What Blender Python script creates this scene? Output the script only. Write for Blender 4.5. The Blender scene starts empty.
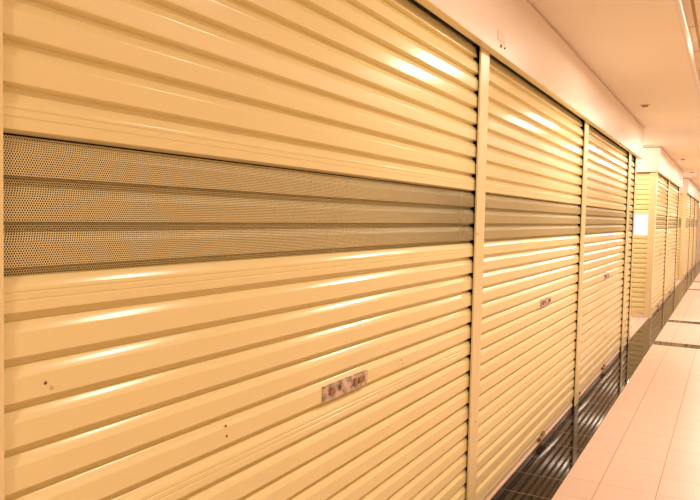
import bpy, bmesh, math, random
from mathutils import Matrix, Vector
random.seed(4)
sc = bpy.context.scene
COL = sc.collection
PI = math.pi

# ---------------------------------------------------------------- materials
def srgb(r, g, b):
    f = lambda c: (c/255/12.92) if c/255 <= .04045 else ((c/255+.055)/1.055)**2.4
    return (f(r), f(g), f(b), 1)

def new_mat(name):
    m = bpy.data.materials.new(name); m.use_nodes = True
    nt = m.node_tree
    return m, nt, nt.nodes['Principled BSDF']

def N(nt, typ, **kw):
    n = nt.nodes.new(typ)
    for k, v in kw.items(): setattr(n, k, v)
    return n

def math_node(nt, op, a, b=None, c=None):
    n = nt.nodes.new('ShaderNodeMath'); n.operation = op
    for i, v in enumerate((a, b, c)):
        if v is None: continue
        if isinstance(v, (int, float)): n.inputs[i].default_value = v
        else: nt.links.new(v, n.inputs[i])
    return n.outputs[0]

def paint(name, col, rough, spec=.5, var=.06, scale=3.0, bump=0.0, bscale=60):
    """painted surface: base colour with faint uneven wear, soft orange peel"""
    m, nt, b = new_mat(name)
    tc = N(nt, 'ShaderNodeTexCoord')
    nz = N(nt, 'ShaderNodeTexNoise'); nz.inputs['Scale'].default_value = scale; nz.inputs['Detail'].default_value = 4
    nt.links.new(tc.outputs['Object'], nz.inputs['Vector'])
    mx = N(nt, 'ShaderNodeMix', data_type='RGBA')
    mx.inputs['A'].default_value = tuple(c*(1-var) for c in col[:3])+(1,)
    mx.inputs['B'].default_value = tuple(min(1, c*(1+var)) for c in col[:3])+(1,)
    nt.links.new(nz.outputs['Fac'], mx.inputs['Factor'])
    nt.links.new(mx.outputs['Result'], b.inputs['Base Color'])
    b.inputs['Roughness'].default_value = rough
    b.inputs['Specular IOR Level'].default_value = spec
    if bump:
        n2 = N(nt, 'ShaderNodeTexNoise'); n2.inputs['Scale'].default_value = bscale; n2.inputs['Detail'].default_value = 2
        nt.links.new(tc.outputs['Object'], n2.inputs['Vector'])
        bp = N(nt, 'ShaderNodeBump'); bp.inputs['Strength'].default_value = bump; bp.inputs['Distance'].default_value = .002
        nt.links.new(n2.outputs['Fac'], bp.inputs['Height']); nt.links.new(bp.outputs['Normal'], b.inputs['Normal'])
    return m

CREAM = (.80, .715, .38, 1)
M = {}
M['cream'] = paint('cream_enamel', CREAM, .20, .5, .035, 2.2, .05, 9)
M['post'] = paint('cream_post_enamel', (.77, .68, .38, 1), .32, .5, .03, 2.5)
M['rail'] = paint('rail_aluminium_cream', (.80, .66, .45, 1), .28, .5, .05, 6)
M['railedge'] = paint('rail_lip_sheen', (.85, .66, .52, 1), .3, .5, .08, 12)  # pale pinkish colour stands in for light reflected off the lip
M['board'] = paint('white_board', (.80, .72, .62, 1), .33, .5, .03, 1.5)
M['ceil'] = paint('ceiling_white', (.90, .83, .72, 1), .7, .2, .03, 1.2)
M['gap'] = paint('reveal_tan', (.36, .27, .14, 1), .6, .2, .05, 4)
M['dark'] = paint('void_shade', (.025, .018, .01, 1), .9, .1, .1, 3)  # near-black colour stands in for shade inside the units and guide channels
M['wall'] = paint('plain_wall', (.84, .75, .62, 1), .7, .2, .03, 1.5)
M['brown'] = paint('brown_plastic', (.30, .17, .07, 1), .5, .4, .1, 20)
M['rust'] = paint('rusty_screw', (.20, .09, .02, 1), .6, .3, .2, 60)
M['peach'] = paint('peach_plate', (.80, .66, .52, 1), .45, .4, .03, 20)
M['sign'] = paint('sign_casing', (.7, .7, .7, 1), .4, .4, .03, 20)

def scuffed(name, base, top):
    """the same enamel with pale rubbed patches, denser towards the foot of the shutter"""
    m = M[base].copy(); m.name = name; nt = m.node_tree; b = nt.nodes['Principled BSDF']
    src = b.inputs['Base Color'].links[0].from_socket
    tc = N(nt, 'ShaderNodeTexCoord'); sx = N(nt, 'ShaderNodeSeparateXYZ'); nt.links.new(tc.outputs['Object'], sx.inputs[0])
    nz = N(nt, 'ShaderNodeTexNoise'); nz.inputs['Scale'].default_value = 11; nz.inputs['Detail'].default_value = 5; nz.inputs['Roughness'].default_value = .7
    nt.links.new(tc.outputs['Object'], nz.inputs['Vector'])
    k = math_node(nt, 'SUBTRACT', nz.outputs['Fac'], math_node(nt, 'MULTIPLY_ADD', sx.outputs['Z'], .32/top, .50))
    k = math_node(nt, 'MULTIPLY', math_node(nt, 'GREATER_THAN', k, 0.0), .75)
    mx = N(nt, 'ShaderNodeMix', data_type='RGBA'); mx.inputs['B'].default_value = (.90, .82, .68, 1)
    nt.links.new(k, mx.inputs['Factor']); nt.links.new(src, mx.inputs['A']); nt.links.new(mx.outputs['Result'], b.inputs['Base Color'])
    return m
M['cream_scuffed'] = scuffed('cream_enamel_scuffed', 'cream', 1.1)

def metal(name, col, rough):
    m, nt, b = new_mat(name)
    tc = N(nt, 'ShaderNodeTexCoord')
    nz = N(nt, 'ShaderNodeTexNoise'); nz.inputs['Scale'].default_value = 45; nz.inputs['Detail'].default_value = 3
    nt.links.new(tc.outputs['Object'], nz.inputs['Vector'])
    cr = N(nt, 'ShaderNodeValToRGB')
    cr.color_ramp.elements[0].position = .38; cr.color_ramp.elements[0].color = tuple(c*.45 for c in col[:3])+(1,)
    cr.color_ramp.elements[1].position = .6; cr.color_ramp.elements[1].color = col
    nt.links.new(nz.outputs['Fac'], cr.inputs['Fac']); nt.links.new(cr.outputs['Color'], b.inputs['Base Color'])
    b.inputs['Metallic'].default_value = .85; b.inputs['Roughness'].default_value = rough
    return m
M['chrome'] = metal('worn_chrome', (.72, .62, .56, 1), .28)
M['brass'] = metal('dull_brass', (.45, .33, .16, 1), .35)

def emission(name, col, s):
    m = bpy.data.materials.new(name); m.use_nodes = True
    nt = m.node_tree; nt.nodes.clear()
    o = N(nt, 'ShaderNodeOutputMaterial'); e = N(nt, 'ShaderNodeEmission')
    e.inputs['Color'].default_value = col; e.inputs['Strength'].default_value = s
    nt.links.new(e.outputs[0], o.inputs[0]); return m
M['lit'] = emission('lit_cool_panel', (.80, .86, 1, 1), 1.7)

def perforated(name, col, radius, rough=.4):
    """steel sheet punched with staggered round holes that really let light through"""
    m, nt, b = new_mat(name)
    b.inputs['Base Color'].default_value = col; b.inputs['Roughness'].default_value = rough
    out = nt.nodes['Material Output']
    tc = N(nt, 'ShaderNodeTexCoord'); sx = N(nt, 'ShaderNodeSeparateXYZ'); nt.links.new(tc.outputs['Object'], sx.inputs[0])
    py, pz = .0050, .0041
    zr = math_node(nt, 'DIVIDE', sx.outputs['Z'], pz)
    row = math_node(nt, 'FLOOR', zr)
    off = math_node(nt, 'MULTIPLY', math_node(nt, 'FLOORED_MODULO', row, 2.0), .5)
    fy = math_node(nt, 'SUBTRACT', math_node(nt, 'FRACT', math_node(nt, 'ADD', math_node(nt, 'DIVIDE', sx.outputs['Y'], py), off)), .5)
    fz = math_node(nt, 'SUBTRACT', math_node(nt, 'FRACT', zr), .5)
    dy = math_node(nt, 'MULTIPLY', fy, py); dz = math_node(nt, 'MULTIPLY', fz, pz)
    d2 = math_node(nt, 'ADD', math_node(nt, 'MULTIPLY', dy, dy), math_node(nt, 'MULTIPLY', dz, dz))
    hole = math_node(nt, 'LESS_THAN', d2, radius*radius)
    tr = N(nt, 'ShaderNodeBsdfTransparent'); mx = N(nt, 'ShaderNodeMixShader')
    nt.links.new(hole, mx.inputs['Fac']); nt.links.new(b.outputs[0], mx.inputs[1]); nt.links.new(tr.outputs[0], mx.inputs[2])
    nt.links.new(mx.outputs[0], out.inputs['Surface'])
    return m
M['perf'] = perforated('perforated_cream', CREAM, .00204)
M['perf_open'] = perforated('perforated_open', (.86, .80, .70, 1), .0022)

def fine_perforated(name, col, share):
    """the same punched sheet with holes too fine to draw one by one: part steel, part open"""
    m, nt, b = new_mat(name); b.inputs['Base Color'].default_value = col; b.inputs['Roughness'].default_value = .4
    tr = N(nt, 'ShaderNodeBsdfTransparent'); mx = N(nt, 'ShaderNodeMixShader'); mx.inputs['Fac'].default_value = share
    nt.links.new(b.outputs[0], mx.inputs[1]); nt.links.new(tr.outputs[0], mx.inputs[2]); nt.links.new(mx.outputs[0], nt.nodes['Material Output'].inputs['Surface'])
    return m
M['perf_fine'] = fine_perforated('fine_perforated_cream', CREAM, .60)

def tiled(name, col, grout, px, x0, py, y0, w, rough, spec, var, groutmix=1.0, wy=None, ior=1.5):
    m, nt, b = new_mat(name)
    tc = N(nt, 'ShaderNodeTexCoord'); sx = N(nt, 'ShaderNodeSeparateXYZ'); nt.links.new(tc.outputs['Object'], sx.inputs[0])
    def line(s, p, o, ww):
        f = math_node(nt, 'FRACT', math_node(nt, 'DIVIDE', math_node(nt, 'SUBTRACT', s, o-ww/2), p))
        return math_node(nt, 'LESS_THAN', f, ww/p)
    g = math_node(nt, 'MAXIMUM', line(sx.outputs['X'], px, x0, w), line(sx.outputs['Y'], py, y0, wy or w))
    # every tile a slightly different tone
    cx = math_node(nt, 'FLOOR', math_node(nt, 'DIVIDE', math_node(nt, 'SUBTRACT', sx.outputs['X'], x0), px))
    cy = math_node(nt, 'FLOOR', math_node(nt, 'DIVIDE', math_node(nt, 'SUBTRACT', sx.outputs['Y'], y0), py))
    cb = N(nt, 'ShaderNodeCombineXYZ'); nt.links.new(cx, cb.inputs[0]); nt.links.new(cy, cb.inputs[1])
    wn = N(nt, 'ShaderNodeTexWhiteNoise', noise_dimensions='2D'); nt.links.new(cb.outputs[0], wn.inputs['Vector'])
    nz = N(nt, 'ShaderNodeTexNoise'); nz.inputs['Scale'].default_value = 9; nz.inputs['Detail'].default_value = 5
    nt.links.new(tc.outputs['Object'], nz.inputs['Vector'])
    v = math_node(nt, 'ADD', math_node(nt, 'MULTIPLY', wn.outputs['Value'], .6), math_node(nt, 'MULTIPLY', nz.outputs['Fac'], .4))
    mx = N(nt, 'ShaderNodeMix', data_type='RGBA')
    mx.inputs['A'].default_value = tuple(c*(1-var) for c in col[:3])+(1,); mx.inputs['B'].default_value = tuple(min(1, c*(1+var)) for c in col[:3])+(1,)
    nt.links.new(v, mx.inputs['Factor'])
    m2 = N(nt, 'ShaderNodeMix', data_type='RGBA'); m2.inputs['B'].default_value = grout
    nt.links.new(math_node(nt, 'MULTIPLY', g, groutmix), m2.inputs['Factor']); nt.links.new(mx.outputs['Result'], m2.inputs['A'])
    nt.links.new(m2.outputs['Result'], b.inputs['Base Color'])
    r = math_node(nt, 'ADD', math_node(nt, 'MULTIPLY', g, .4), rough)
    nt.links.new(r, b.inputs['Roughness']); b.inputs['Specular IOR Level'].default_value = spec; b.inputs['IOR'].default_value = ior
    bp = N(nt, 'ShaderNodeBump'); bp.inputs['Strength'].default_value = .4; bp.inputs['Distance'].default_value = .001; bp.invert = True
    nt.links.new(g, bp.inputs['Height']); nt.links.new(bp.outputs['Normal'], b.inputs['Normal'])
    return m
M['floor'] = tiled('pink_floor_tiles', (.73, .575, .50, 1), (.46, .31, .19, 1), .298, .148, .289, 4.374, .006, .32, .45, .035, .8, .0035)
M['black'] = tiled('black_polished_tiles', (.010, .008, .011, 1), (.26, .20, .17, 1), .6, -.34, .31, 3.70, .005, .04, .5, .3, ior=1.25)
M['ctile'] = tiled('ceiling_tiles', (.84, .75, .62, 1), (.45, .34, .2, 1), .7, .80, .7, 4.15, .018, .7, .2, .03)

# ---------------------------------------------------------------- mesh helpers
def obj(name, bm, mats, parent=None, loc=(0, 0, 0), smooth=None):
    me = bpy.data.meshes.new(name)
    bmesh.ops.recalc_face_normals(bm, faces=bm.faces[:])
    bm.to_mesh(me); bm.free()
    if smooth:
        me.polygons.foreach_set('use_smooth', [True]*len(me.polygons)); me.set_sharp_from_angle(angle=math.radians(smooth))
    for mm in (mats if isinstance(mats, (list, tuple)) else [mats]): me.materials.append(M[mm])
    o = bpy.data.objects.new(name, me); COL.objects.link(o)
    o.location = loc
    if parent: o.parent = parent
    return o

def box(bm, x0, x1, y0, y1, z0, z1, mi=0, bev=0):
    vs = [bm.verts.new((x, y, z)) for x in (x0, x1) for y in (y0, y1) for z in (z0, z1)]
    fs = []
    for q in ((0, 1, 3, 2), (4, 6, 7, 5), (0, 4, 5, 1), (2, 3, 7, 6), (0, 2, 6, 4), (1, 5, 7, 3)):
        f = bm.faces.new([vs[i] for i in q]); f.material_index = mi; fs.append(f)
    if bev:
        es = list({e for f in fs for e in f.edges})
        bmesh.ops.bevel(bm, geom=es, offset=bev, segments=2, profile=.6, affect='EDGES')
    return vs

def cyl(bm, c, axis, r, h, seg=16, r2=None):
    rot = {'x': Matrix.Rotation(PI/2, 4, 'Y'), 'y': Matrix.Rotation(-PI/2, 4, 'X'), 'z': Matrix.Identity(4)}[axis]
    bmesh.ops.create_cone(bm, cap_ends=True, segments=seg, radius1=r, radius2=r if r2 is None else r2, depth=h, matrix=Matrix.Translation(c) @ rot)

def prism(bm, prof, y0, y1, mi=0):
    """closed (x, z) outline extruded along y"""
    a = [bm.verts.new((x, y0, z)) for x, z in prof]; b = [bm.verts.new((x, y1, z)) for x, z in prof]
    n = len(prof)
    for i in range(n):
        f = bm.faces.new((a[i], a[(i+1) % n], b[(i+1) % n], b[i])); f.material_index = mi
    bm.faces.new(a).material_index = mi; bm.faces.new(b[::-1]).material_index = mi

def thing(name, label, cat, loc, group=None, rotz=0):
    o = bpy.data.objects.new(name, None); COL.objects.link(o); o.empty_display_size = .1
    o.location = loc; o.rotation_euler = (0, 0, rotz); return tag(o, label, cat, group)

def tag(o, label, cat, group=None):
    o['label'] = label; o['category'] = cat
    if group: o['group'] = group
    return o

def struct(name, bm, mats):
    o = obj(name, bm, mats); o['kind'] = 'structure'; return o

# ---------------------------------------------------------------- measures
ZS, ZC = 2.2936, 2.6768          # underside of the bulkheads, plain ceiling
ZB = 2.735                       # tiled ceiling
PITCH, Z0 = .0775, 2.2428        # rib spacing, first groove from the top
XS, XCOVE = .043, .754
YEND = 30.6

# ---------------------------------------------------------------- roller shutters
FACE, DEEP, TH = -.015, -.0360, .0012
def rib(zg, zlow, seam=False):
    """front line of one rib, from the groove zg above it down to the groove zlow below it"""
    p = [(DEEP, zg-.0040), (DEEP+.001, zg-.0050), (-.0265, zg-.0056), (FACE-.0097, zg-.0072), (FACE-.0022, zg-.0205), (FACE-.0015, zg-.0217), (FACE-.0005, zg-.0232), (FACE, zg-.0248), (FACE, zg-.0262)]
    if seam:      # lapped seam: two extra fine beads on the rib
        for zz in (.030, .044):
            p += [(FACE, zg-zz), (FACE-.0015, zg-zz-.0016), (FACE-.0015, zg-zz-.0030), (FACE+.0003, zg-zz-.0050)]
    p += [(FACE, zlow+.0142), (FACE, zlow+.0127), (FACE-.0006, zlow+.0112), (FACE-.002, zlow+.0104), (DEEP+.001, zlow+.0068), (DEEP, zlow+.0060)]
    return p

def lean(x, z):
    return x - max(0, z-2.17)**1.5*.42
def sheet(bm, front, y0, y1):
    """thin corrugated sheet with real thickness, following the front line"""
    fr = [(lean(x, z), z) for x, z in front]
    bk = [(x-TH*1.5, z) for x, z in fr]
    L = []
    for y in (y0, y1):
        L.append(([bm.verts.new((x, y, z)) for x, z in fr], [bm.verts.new((x, y, z)) for x, z in bk]))
    (f0, b0), (f1, b1) = L
    n = len(fr)
    for i in range(n-1):
        bm.faces.new((f0[i], f0[i+1], f1[i+1], f1[i])); bm.faces.new((b0[i], b1[i], b1[i+1], b0[i+1]))
        bm.faces.new((f0[i], b0[i], b0[i+1], f0[i+1])); bm.faces.new((f1[i], f1[i+1], b1[i+1], b1[i]))
    bm.faces.new((f0[0], f1[0], b1[0], b0[0])); bm.faces.new((f0[-1], b0[-1], b1[-1], f1[-1]))

def groove(i): return Z0 - PITCH*i

def shutter(loc, width, label, group, rotz=0, lock=None, rivets=(), latch=None, bolt=None, lit=False, band=(8, 11), holes=False, coat='cream', lip=(.021, .021)):
    """local frame: y along the opening from its first edge, x outwards, z up"""
    t = thing('roller_shutter', label, 'roller shutter', loc, group, rotz)
    y0, y1 = -lip[0], width+lip[1]; B0, B1 = band
    bm = bmesh.new(); ln = []
    for i in range(-1, B0): ln += rib(groove(i), groove(i+1), seam=(i == B0-1))
    sheet(bm, ln, y0, y1); obj('slat_panel', bm, coat, t, smooth=26)
    bm = bmesh.new(); ln = [(DEEP-.0005, groove(B0)+.0030)]
    for i in range(B0, B1): ln += rib(groove(i), groove(i+1))
    ln += [(DEEP-.0005, groove(B1)-.0036)]
    sheet(bm, ln, y0, y1)
    pp = obj('perforated_panel', bm, 'perf_open' if lit else ('perf' if holes else 'perf_fine'), t, smooth=26)
    pp['label'] = 'pale backlit perforated band' if lit else 'darker see-through perforated band'
    if lit:
        bm = bmesh.new(); box(bm, -.042, -.031, .01, width-.002, groove(B1)-.005, groove(B0)+.005, bev=.004)
        bl = obj('light_panel', bm, 'lit', t); bl['label'] = 'cool white lit panel behind the band'
    bm = bmesh.new(); ln = []
    for i in range(B1, 27): ln += rib(groove(i), groove(i+1), seam=(i == B1 or (holes and i == 17)))
    ln += [(DEEP, groove(27)-.0015), (DEEP+.004, groove(27)-.0055), (FACE-.002, groove(27)-.02), (FACE, groove(27)-.026), (FACE, .076)]
    sheet(bm, ln, y0, y1); obj('slat_panel', bm, coat, t, smooth=26)
    # bottom rail: double bead, flat plate and a lip standing on the floor
    bm = bmesh.new()
    prism(bm, [(-.044, .080), (-.022, .080), (-.018, .077), (-.018, .071), (-.023, .068), (-.023, .064), (-.019, .061), (-.019, .056), (-.025, .052), (-.025, .022), (-.044, .022)], 0.003, width-.003)
    r = obj('bottom_rail', bm, 'rail', t)
    bm = bmesh.new()
    prism(bm, [(-.044, .001), (-.021, .001), (-.019, .004), (-.019, .012), (-.021, .017), (-.024, .022), (-.044, .022)], .003, width-.003)
    e = obj('floor_lip', bm, 'railedge', r); e['label'] = 'pale lip along the bottom rail'
    if lock:
        a, b = lock
        zl = groove(17)+.010; zh = groove(16)-.019
        bm = bmesh.new(); box(bm, FACE-.002, FACE+.005, a, b, zl, zh, bev=.0015)
        lk = obj('lock_plate', bm, 'chrome', t); lk['label'] = 'scuffed chrome lock plate'
        zm = (zl+zh)/2
        bm = bmesh.new(); cyl(bm, (FACE+.0062, a+(b-a)*.17, zm), 'x', .013, .006, 20); obj('keyhole', bm, 'brown', lk)
        bm = bmesh.new(); box(bm, FACE+.003, FACE+.011, a+(b-a)*.34, a+(b-a)*.60, zm-.006, zm+.012, bev=.003); obj('pull_handle', bm, 'chrome', lk)
        bm = bmesh.new(); box(bm, FACE+.003, FACE+.0085, a+(b-a)*.66, a+(b-a)*.73, zm-.013, zm+.013, bev=.002); box(bm, FACE+.003, FACE+.0085, a+(b-a)*.78, a+(b-a)*.93, zm-.010, zm+.010, bev=.002)
        obj('latch_bar', bm, 'brown', lk)
    for (y, z, big, m) in rivets:
        bm = bmesh.new(); rr = .0031*big
        bmesh.ops.create_uvsphere(bm, u_segments=12, v_segments=8, radius=rr, matrix=Matrix.Translation((FACE, y, z)) @ Matrix.Diagonal((.7, 1, 1, 1)))
        obj('rivet', bm, m, t)
    if latch is not None:
        y = latch
        bm = bmesh.new(); box(bm, -.024, -.006, y-.08, y-.02, .028, .056, bev=.003); box(bm, -.024, -.007, y+.005, y+.07, .036, .064, bev=.003)
        la = obj('floor_latch', bm, 'brass', t)
        bm = bmesh.new(); cyl(bm, (-.007, y-.005, .046), 'y', .008, .13, 14); obj('latch_bolt', bm, 'brown', la)
    if bolt is not None:
        bm = bmesh.new(); box(bm, -.024, -.010, bolt, bolt+.05, .020, .045, bev=.004); cyl(bm, (-.016, bolt+.065, .05), 'x', .009, .02, 14)
        obj('side_bolt', bm, 'brass', t)
    return t

def post(loc, w, label, rotz=0, dot=None, corner=False, screws=()):
    """folded guide post: thin front plate, web, thin rear plate; local y = along the wall, from its first edge"""
    t = thing('guide_post', label, 'post', loc, 'cream guide posts between the shutters', rotz)
    h = ZS+.03
    bm = bmesh.new()
    box(bm, -.0035, 0, 0, w, 0, h, bev=.001)
    for (a, b) in ((0, .0025), (w-.0025, w)):
        box(bm, -.0085, -.0035, a, b, 0, h)
    obj('front_plate', bm, 'post', t)
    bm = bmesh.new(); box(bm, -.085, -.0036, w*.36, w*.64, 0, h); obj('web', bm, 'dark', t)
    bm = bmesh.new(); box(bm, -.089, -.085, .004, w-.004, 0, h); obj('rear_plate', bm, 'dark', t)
    for (y, z, m, r) in screws:
        bm = bmesh.new(); cyl(bm, (.0012, y, z), 'x', r, .003, 14, r*.8); obj('screw', bm, m, t)
    return t

ALL = 'cream ribbed roller shutters'
K1 = [(.704, 3.087), (3.210, 5.685), (5.835, 8.395), (8.555, 9.02)]
shutter((0, K1[0][0], 0), K1[0][1]-K1[0][0], 'widest cream roller shutter nearest the viewer, with a chrome lock plate', ALL,
        lock=(1.042, 1.328), holes=True, rivets=((.089, 1.192, 1.0, 'rust'), (.102, 1.181, 1.2, 'chrome'), (.592, .983, 1.0, 'rust'), (.595, .957, 1.1, 'rust'), (.052, .975, 1.2, 'rust'), (1.61, .968, .9, 'rust'), (1.622, .952, .8, 'rust')))
shutter((0, K1[1][0], 0), K1[1][1]-K1[1][0], 'second cream roller shutter, with a small lock and a latch on its bottom rail', ALL,
        lock=(1.25, 1.53), latch=1.40, bolt=.02)
shutter((0, K1[2][0], 0), K1[2][1]-K1[2][0], 'third cream roller shutter, scuffed low down, before the end of the near unit', ALL,
        lock=(1.19, 1.45), latch=1.35, bolt=.04, coat='cream_scuffed')
shutter((0, K1[3][0], 0), K1[3][1]-K1[3][0], 'narrow sliver of cream shutter at the far corner of the near unit', ALL, lip=(.021, 0))
post((0, K1[0][0]-.13, 0), .13, 'cream guide post at the left edge, before the nearest shutter')
post((0, 3.087, 0), .123, 'tall cream guide post between the nearest and the second shutter', screws=((.020, 1.431, 'chrome', .006), (.07, .52, 'rust', .003)))
post((0, 5.685, 0), .150, 'cream guide post between the second and the third shutter', screws=((.05, .085, 'chrome', .009),))
post((0, 8.395, 0), .160, 'slim cream guide post at the far end of the third shutter')
post((0, 9.02, 0), .06, 'thin corner post closing the near unit by the gap')

def kiosk(yf, panels, labels, postlabels, cornerlabel, facelabel, lit, facew=2.2):
    """unit further along: corner post, end face turned to the viewer, shutters along the corridor"""
    # end face: local y runs along -x, so the outward local x looks to -y
    R = -PI/2
    # rotation -90deg: local x -> -y, local y -> +x
    shutter((-.096-facew, yf+.02, 0), facew, facelabel, ALL, rotz=R, lit=lit, lip=(.021, 0), band=(8, 12) if lit else (8, 11))  # lit band one rib taller to imitate its overexposed bloom
    t = thing('corner_post', cornerlabel, 'post', (0, yf, 0), 'broad corner posts')
    bm = bmesh.new(); box(bm, -.095, 0, 0, .20, 0, ZS+.03, bev=.003); obj('post_casing', bm, 'post', t)
    bm = bmesh.new(); box(bm, -.0955, .006, -.006, .2, 0, .07, bev=.002); obj('foot_casing', bm, 'rail', t)
    for k, ((a, b), l) in enumerate(zip(panels, labels)):
        shutter((0, a, 0), b-a, l, ALL, lip=(.021 if k else 0, .021), lock=((b-a)*.48, (b-a)*.59), latch=(b-a)*.55)
    for i, l in enumerate(postlabels):
        a = panels[i][1]; b = panels[i+1][0] if i+1 < len(panels) else a+.16
        post((0, a, 0), b-a, l)

Y2, Y3 = 11.66, 19.9
kiosk(Y2, [(Y2+.201, 14.10), (14.26, 17.05)],
      ['cream shutter right of the broad corner post on the second unit', 'cream shutter at the far end of the second unit'],
      ['slim post between the two shutters of the second unit', 'slim end post of the second unit'],
      'broad cream corner post of the second unit, beside the white lit band',
      'end shutter facing the viewer with a glowing white perforated band', True)
kiosk(Y3, [(Y3+.201, 22.5), (22.66, 25.1), (25.26, 27.7)],
      ['first tiny cream shutter of the furthest unit, beside its corner post', 'middle tiny cream shutter of the furthest unit', 'last tiny cream shutter at the end of the row'],
      ['first slim post of the furthest unit', 'second slim post of the furthest unit', 'last slim post at the end of the row'],
      'furthest broad cream corner post, on the third unit',
      'end shutter on the narrow return of the furthest unit', False)

# ---------------------------------------------------------------- setting
def ngrid(bm, xs, ys, fn, z):
    V = {(i, j): bm.verts.new((x, y, z)) for i, x in enumerate(xs) for j, y in enumerate(ys)}
    for i in range(len(xs)-1):
        for j in range(len(ys)-1):
            f = bm.faces.new((V[i, j], V[i+1, j], V[i+1, j+1], V[i, j+1]))
            f.material_index = fn((xs[i]+xs[i+1])/2, (ys[j]+ys[j+1])/2)
DARKROWS = ((9.14, 9.44), (11.38, 11.66), (17.2, 17.5), (19.6, 19.9), (27.9, 28.2))
def floor_mat(x, y):
    if -.03 < x < .26: return 1
    if x > .26 and any(a < y < b for a, b in DARKROWS): return 1
    return 0
bm = bmesh.new()
ngrid(bm, [-3.3, -.03, .26, 3.4], sorted([-4.0, YEND]+[v for r in DARKROWS for v in r]), floor_mat, 0)
bmesh.ops.recalc_face_normals(bm, faces=bm.faces[:])
struct('floor', bm, ['floor', 'black'])

bm = bmesh.new()
box(bm, -3.3, XCOVE-.03, -4, YEND, ZC, ZC+.12)
struct('ceiling', bm, 'ceil')
bm = bmesh.new(); box(bm, XCOVE-.03, 3.4, -4, YEND, ZB, ZB+.1)
struct('ceiling', bm, 'ctile')
# rounded nosing where the plain ceiling steps up to the tiles
bm = bmesh.new()
prof = [(XCOVE-.03, ZC+.09), (XCOVE-.03, ZC)] + [(XCOVE-.018+.022*math.sin(a), ZC+.022-.022*math.cos(a)) for a in [i*PI/2/8 for i in range(9)]] + [(XCOVE+.004, ZC+.09)]
prism(bm, prof, -4, YEND)
o = struct('trim_1', bm, 'nosing' if 'nosing' in M else 'board')

def bulkhead(n, y0, y1, end_face):
    bm = bmesh.new()
    box(bm, 0, XS, y0, y1, ZS, ZC-.018, 0)
    if end_face: box(bm, -2.9, 0, y0, y0+XS, ZS, ZC-.018, 0)
    # recessed shadow gap above the board, with a slim bead
    box(bm, 0, XS-.008, y0+.008, y1, ZC-.018, ZC, 1)
    if end_face: box(bm, -2.9, 0, y0+.008, y0+XS, ZC-.018, ZC, 1)
    box(bm, XS-.008, XS+.004, y0, y1, ZC-.024, ZC-.016, 0)
    # cream steel head plate under the board
    box(bm, .001, XS-.001, y0+.001, y1-.001, ZS-.004, ZS, 2)
    if end_face: box(bm, -2.9, 0, y0+.001, y0+XS-.001, ZS-.004, ZS, 2)
    # far return
    box(bm, -2.9, 0, y1-XS, y1, ZS, ZC-.018, 0)
    struct('trim_%d' % n, bm, ['board', 'gap', 'post'])
bulkhead(2, -3.0, 9.30, False)
bulkhead(3, Y2-XS, 17.35, True)
bulkhead(4, Y3-XS, 28.0, True)

bm = bmesh.new(); box(bm, -3.4, -3.3, -4, YEND, 0, ZC); struct('wall_left', bm, 'wall')
bm = bmesh.new(); box(bm, 3.4, 3.5, -4, YEND, 0, ZB); struct('wall_right', bm, 'wall')
bm = bmesh.new(); box(bm, -3.4, 3.5, YEND, YEND+.1, 0, ZB); struct('wall_back', bm, 'wall')
bm = bmesh.new(); box(bm, -3.4, 3.5, -4.1, -4, 0, ZB); struct('wall_front', bm, 'wall')
# plain wall before the first post, added inner cores that keep the locked units dark
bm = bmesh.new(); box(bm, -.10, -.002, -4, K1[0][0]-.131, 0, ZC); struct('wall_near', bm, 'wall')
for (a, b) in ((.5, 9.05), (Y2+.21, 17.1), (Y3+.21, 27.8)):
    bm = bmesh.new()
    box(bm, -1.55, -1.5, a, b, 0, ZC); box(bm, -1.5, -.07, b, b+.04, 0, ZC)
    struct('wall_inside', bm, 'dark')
bm = bmesh.new(); box(bm, -3.2, -2.4, Y2+.1, Y2+.14, 0, ZC); struct('wall_inside', bm, 'wall')

# ---------------------------------------------------------------- small fittings
t = thing('label_plate', 'small peach plate stuck on the bulkhead above the first post', 'plate', (XS, 3.24, 2.37))
bm = bmesh.new(); box(bm, 0, .003, -.055, .065, -.022, .022, bev=.001); obj('plate', bm, 'peach', t)
for y, z, r in ((.0, -.042, .008), (.06, -.040, .005)):
    bm = bmesh.new(); cyl(bm, (.0025, y, z), 'x', r, .005, 14); obj('button', bm, 'brown', t)

for (x, y, l) in ((.237, 7.48, 'small brown ceiling fitting nearest the viewer, above the third shutter'),
                  (.224, 13.99, 'small brown ceiling fitting in front of the second unit'),
                  (.213, 17.56, 'furthest tiny brown ceiling fitting, past the second unit')):
    t = thing('ceiling_fitting', l, 'ceiling fitting', (x, y, ZC), 'ceiling fittings in a row')
    bm = bmesh.new(); cyl(bm, (0, 0, -.004), 'z', .055, .008, 28, .05); obj('rim', bm, 'peach', t)
    bm = bmesh.new(); cyl(bm, (0, 0, -.012), 'z', .028, .014, 24, .034); obj('nozzle', bm, 'brown', t)

t = thing('ceiling_vent', 'thin slot vent in the ceiling above the gap between units', 'vent', (-.35, 11.35, ZC))
bm = bmesh.new(); box(bm, -.35, .35, -.05, .05, -.006, 0, bev=.002); obj('vent_frame', bm, 'ceil', t)
bm = bmesh.new(); box(bm, -.34, .34, -.035, -.005, -.008, -.0055); box(bm, -.34, .34, .005, .035, -.008, -.0055); obj('slot', bm, 'gap', t)

t = thing('light_box_sign', 'small glowing blue-white box sign hung far down the row', 'sign', (.0, 25.18, 2.01))
bm = bmesh.new(); box(bm, .10, .56, -.06, .06, 0, .26, bev=.006); obj('sign_case', bm, 'sign', t)
bm = bmesh.new(); box(bm, .115, .545, -.066, -.059, .015, .245); obj('lit_face', bm, 'lit', t)
bm = bmesh.new(); box(bm, 0, .10, -.015, .015, .11, .15); obj('bracket', bm, 'sign', t)

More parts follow.
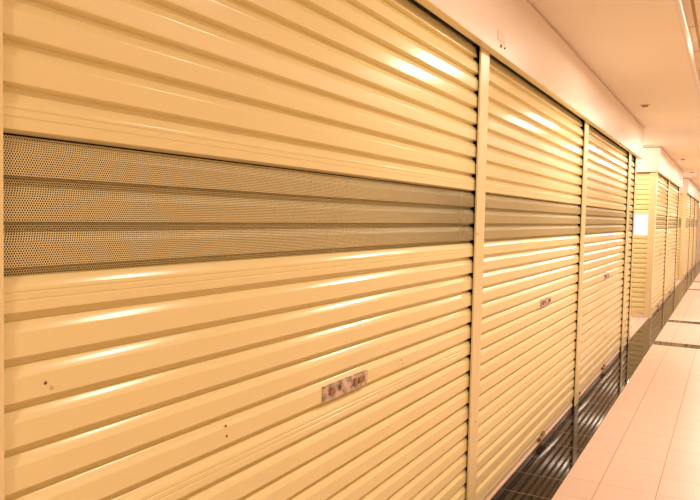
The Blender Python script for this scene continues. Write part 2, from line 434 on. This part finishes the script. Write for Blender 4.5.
# ---------------------------------------------------------------- light
WARM = (1, .80, .66)
def area(name, loc, sx, sy, power, col, shape='RECTANGLE', rot=(0, 0, 0)):
    l = bpy.data.lights.new(name, 'AREA'); l.shape = shape; l.size = sx; l.size_y = sy
    l.energy = power; l.color = col
    o = bpy.data.objects.new(name, l); COL.objects.link(o); o.location = loc; o.rotation_euler = rot
    return o
for y, p in ((-1.4, 62), (2.55, 24), (5.15, 44), (8.6, 42), (12.0, 55), (15.0, 60), (18.4, 60), (21.8, 60), (25.4, 60), (28.6, 60)):      # row of round ceiling lamps over the walkway
    area('downlight', (1.06, y, ZB-.012), .26, .26, p, WARM, 'DISK')
area('fill_strip', (2.3, 13, ZB-.02), .25, 33, 135, WARM)                # added general fill along the far side of the corridor, no known fixture
def add_gap_fill(loc, power, r):
    l = bpy.data.lights.new('gap_fill', 'POINT'); l.energy = power; l.color = WARM; l.shadow_soft_size = r
    o = bpy.data.objects.new('gap_fill', l); COL.objects.link(o); o.location = loc
add_gap_fill((-.95, 10.9, 2.52), 105, .10)                                         # added fill lights, unseen, to brighten the gaps between the units
add_gap_fill((-1.1, 18.5, 2.15), 60, .12)

w = bpy.data.worlds.new('world'); sc.world = w; w.use_nodes = True
w.node_tree.nodes['Background'].inputs['Color'].default_value = (1, .7, .42, 1)
w.node_tree.nodes['Background'].inputs['Strength'].default_value = .03

# ---------------------------------------------------------------- camera
psi, pit, rol, f, d, h = .5066, -.0493, .021, 684.2, 1.0398, 1.5
F = Vector((-math.sin(psi)*math.cos(pit), math.cos(psi)*math.cos(pit), math.sin(pit)))
Rv = Vector((math.cos(psi), math.sin(psi), 0)); U = Rv.cross(F)
R2 = Rv*math.cos(rol)+U*math.sin(rol); U2 = -Rv*math.sin(rol)+U*math.cos(rol)
cam = bpy.data.cameras.new('camera'); co = bpy.data.objects.new('camera', cam); COL.objects.link(co)
cam.sensor_width = 36; cam.lens = f*36/700; cam.clip_start = .02
co.matrix_world = Matrix(((R2.x, U2.x, -F.x, d), (R2.y, U2.y, -F.y, 0), (R2.z, U2.z, -F.z, h), (0, 0, 0, 1)))
sc.camera = co
vs = sc.view_settings
vs.view_transform = 'Standard'; vs.look = 'None'; vs.gamma = 1; vs.use_curve_mapping = False; vs.exposure = -.42
sc.cycles.max_bounces = 12; sc.cycles.diffuse_bounces = 8; sc.cycles.transparent_max_bounces = 24
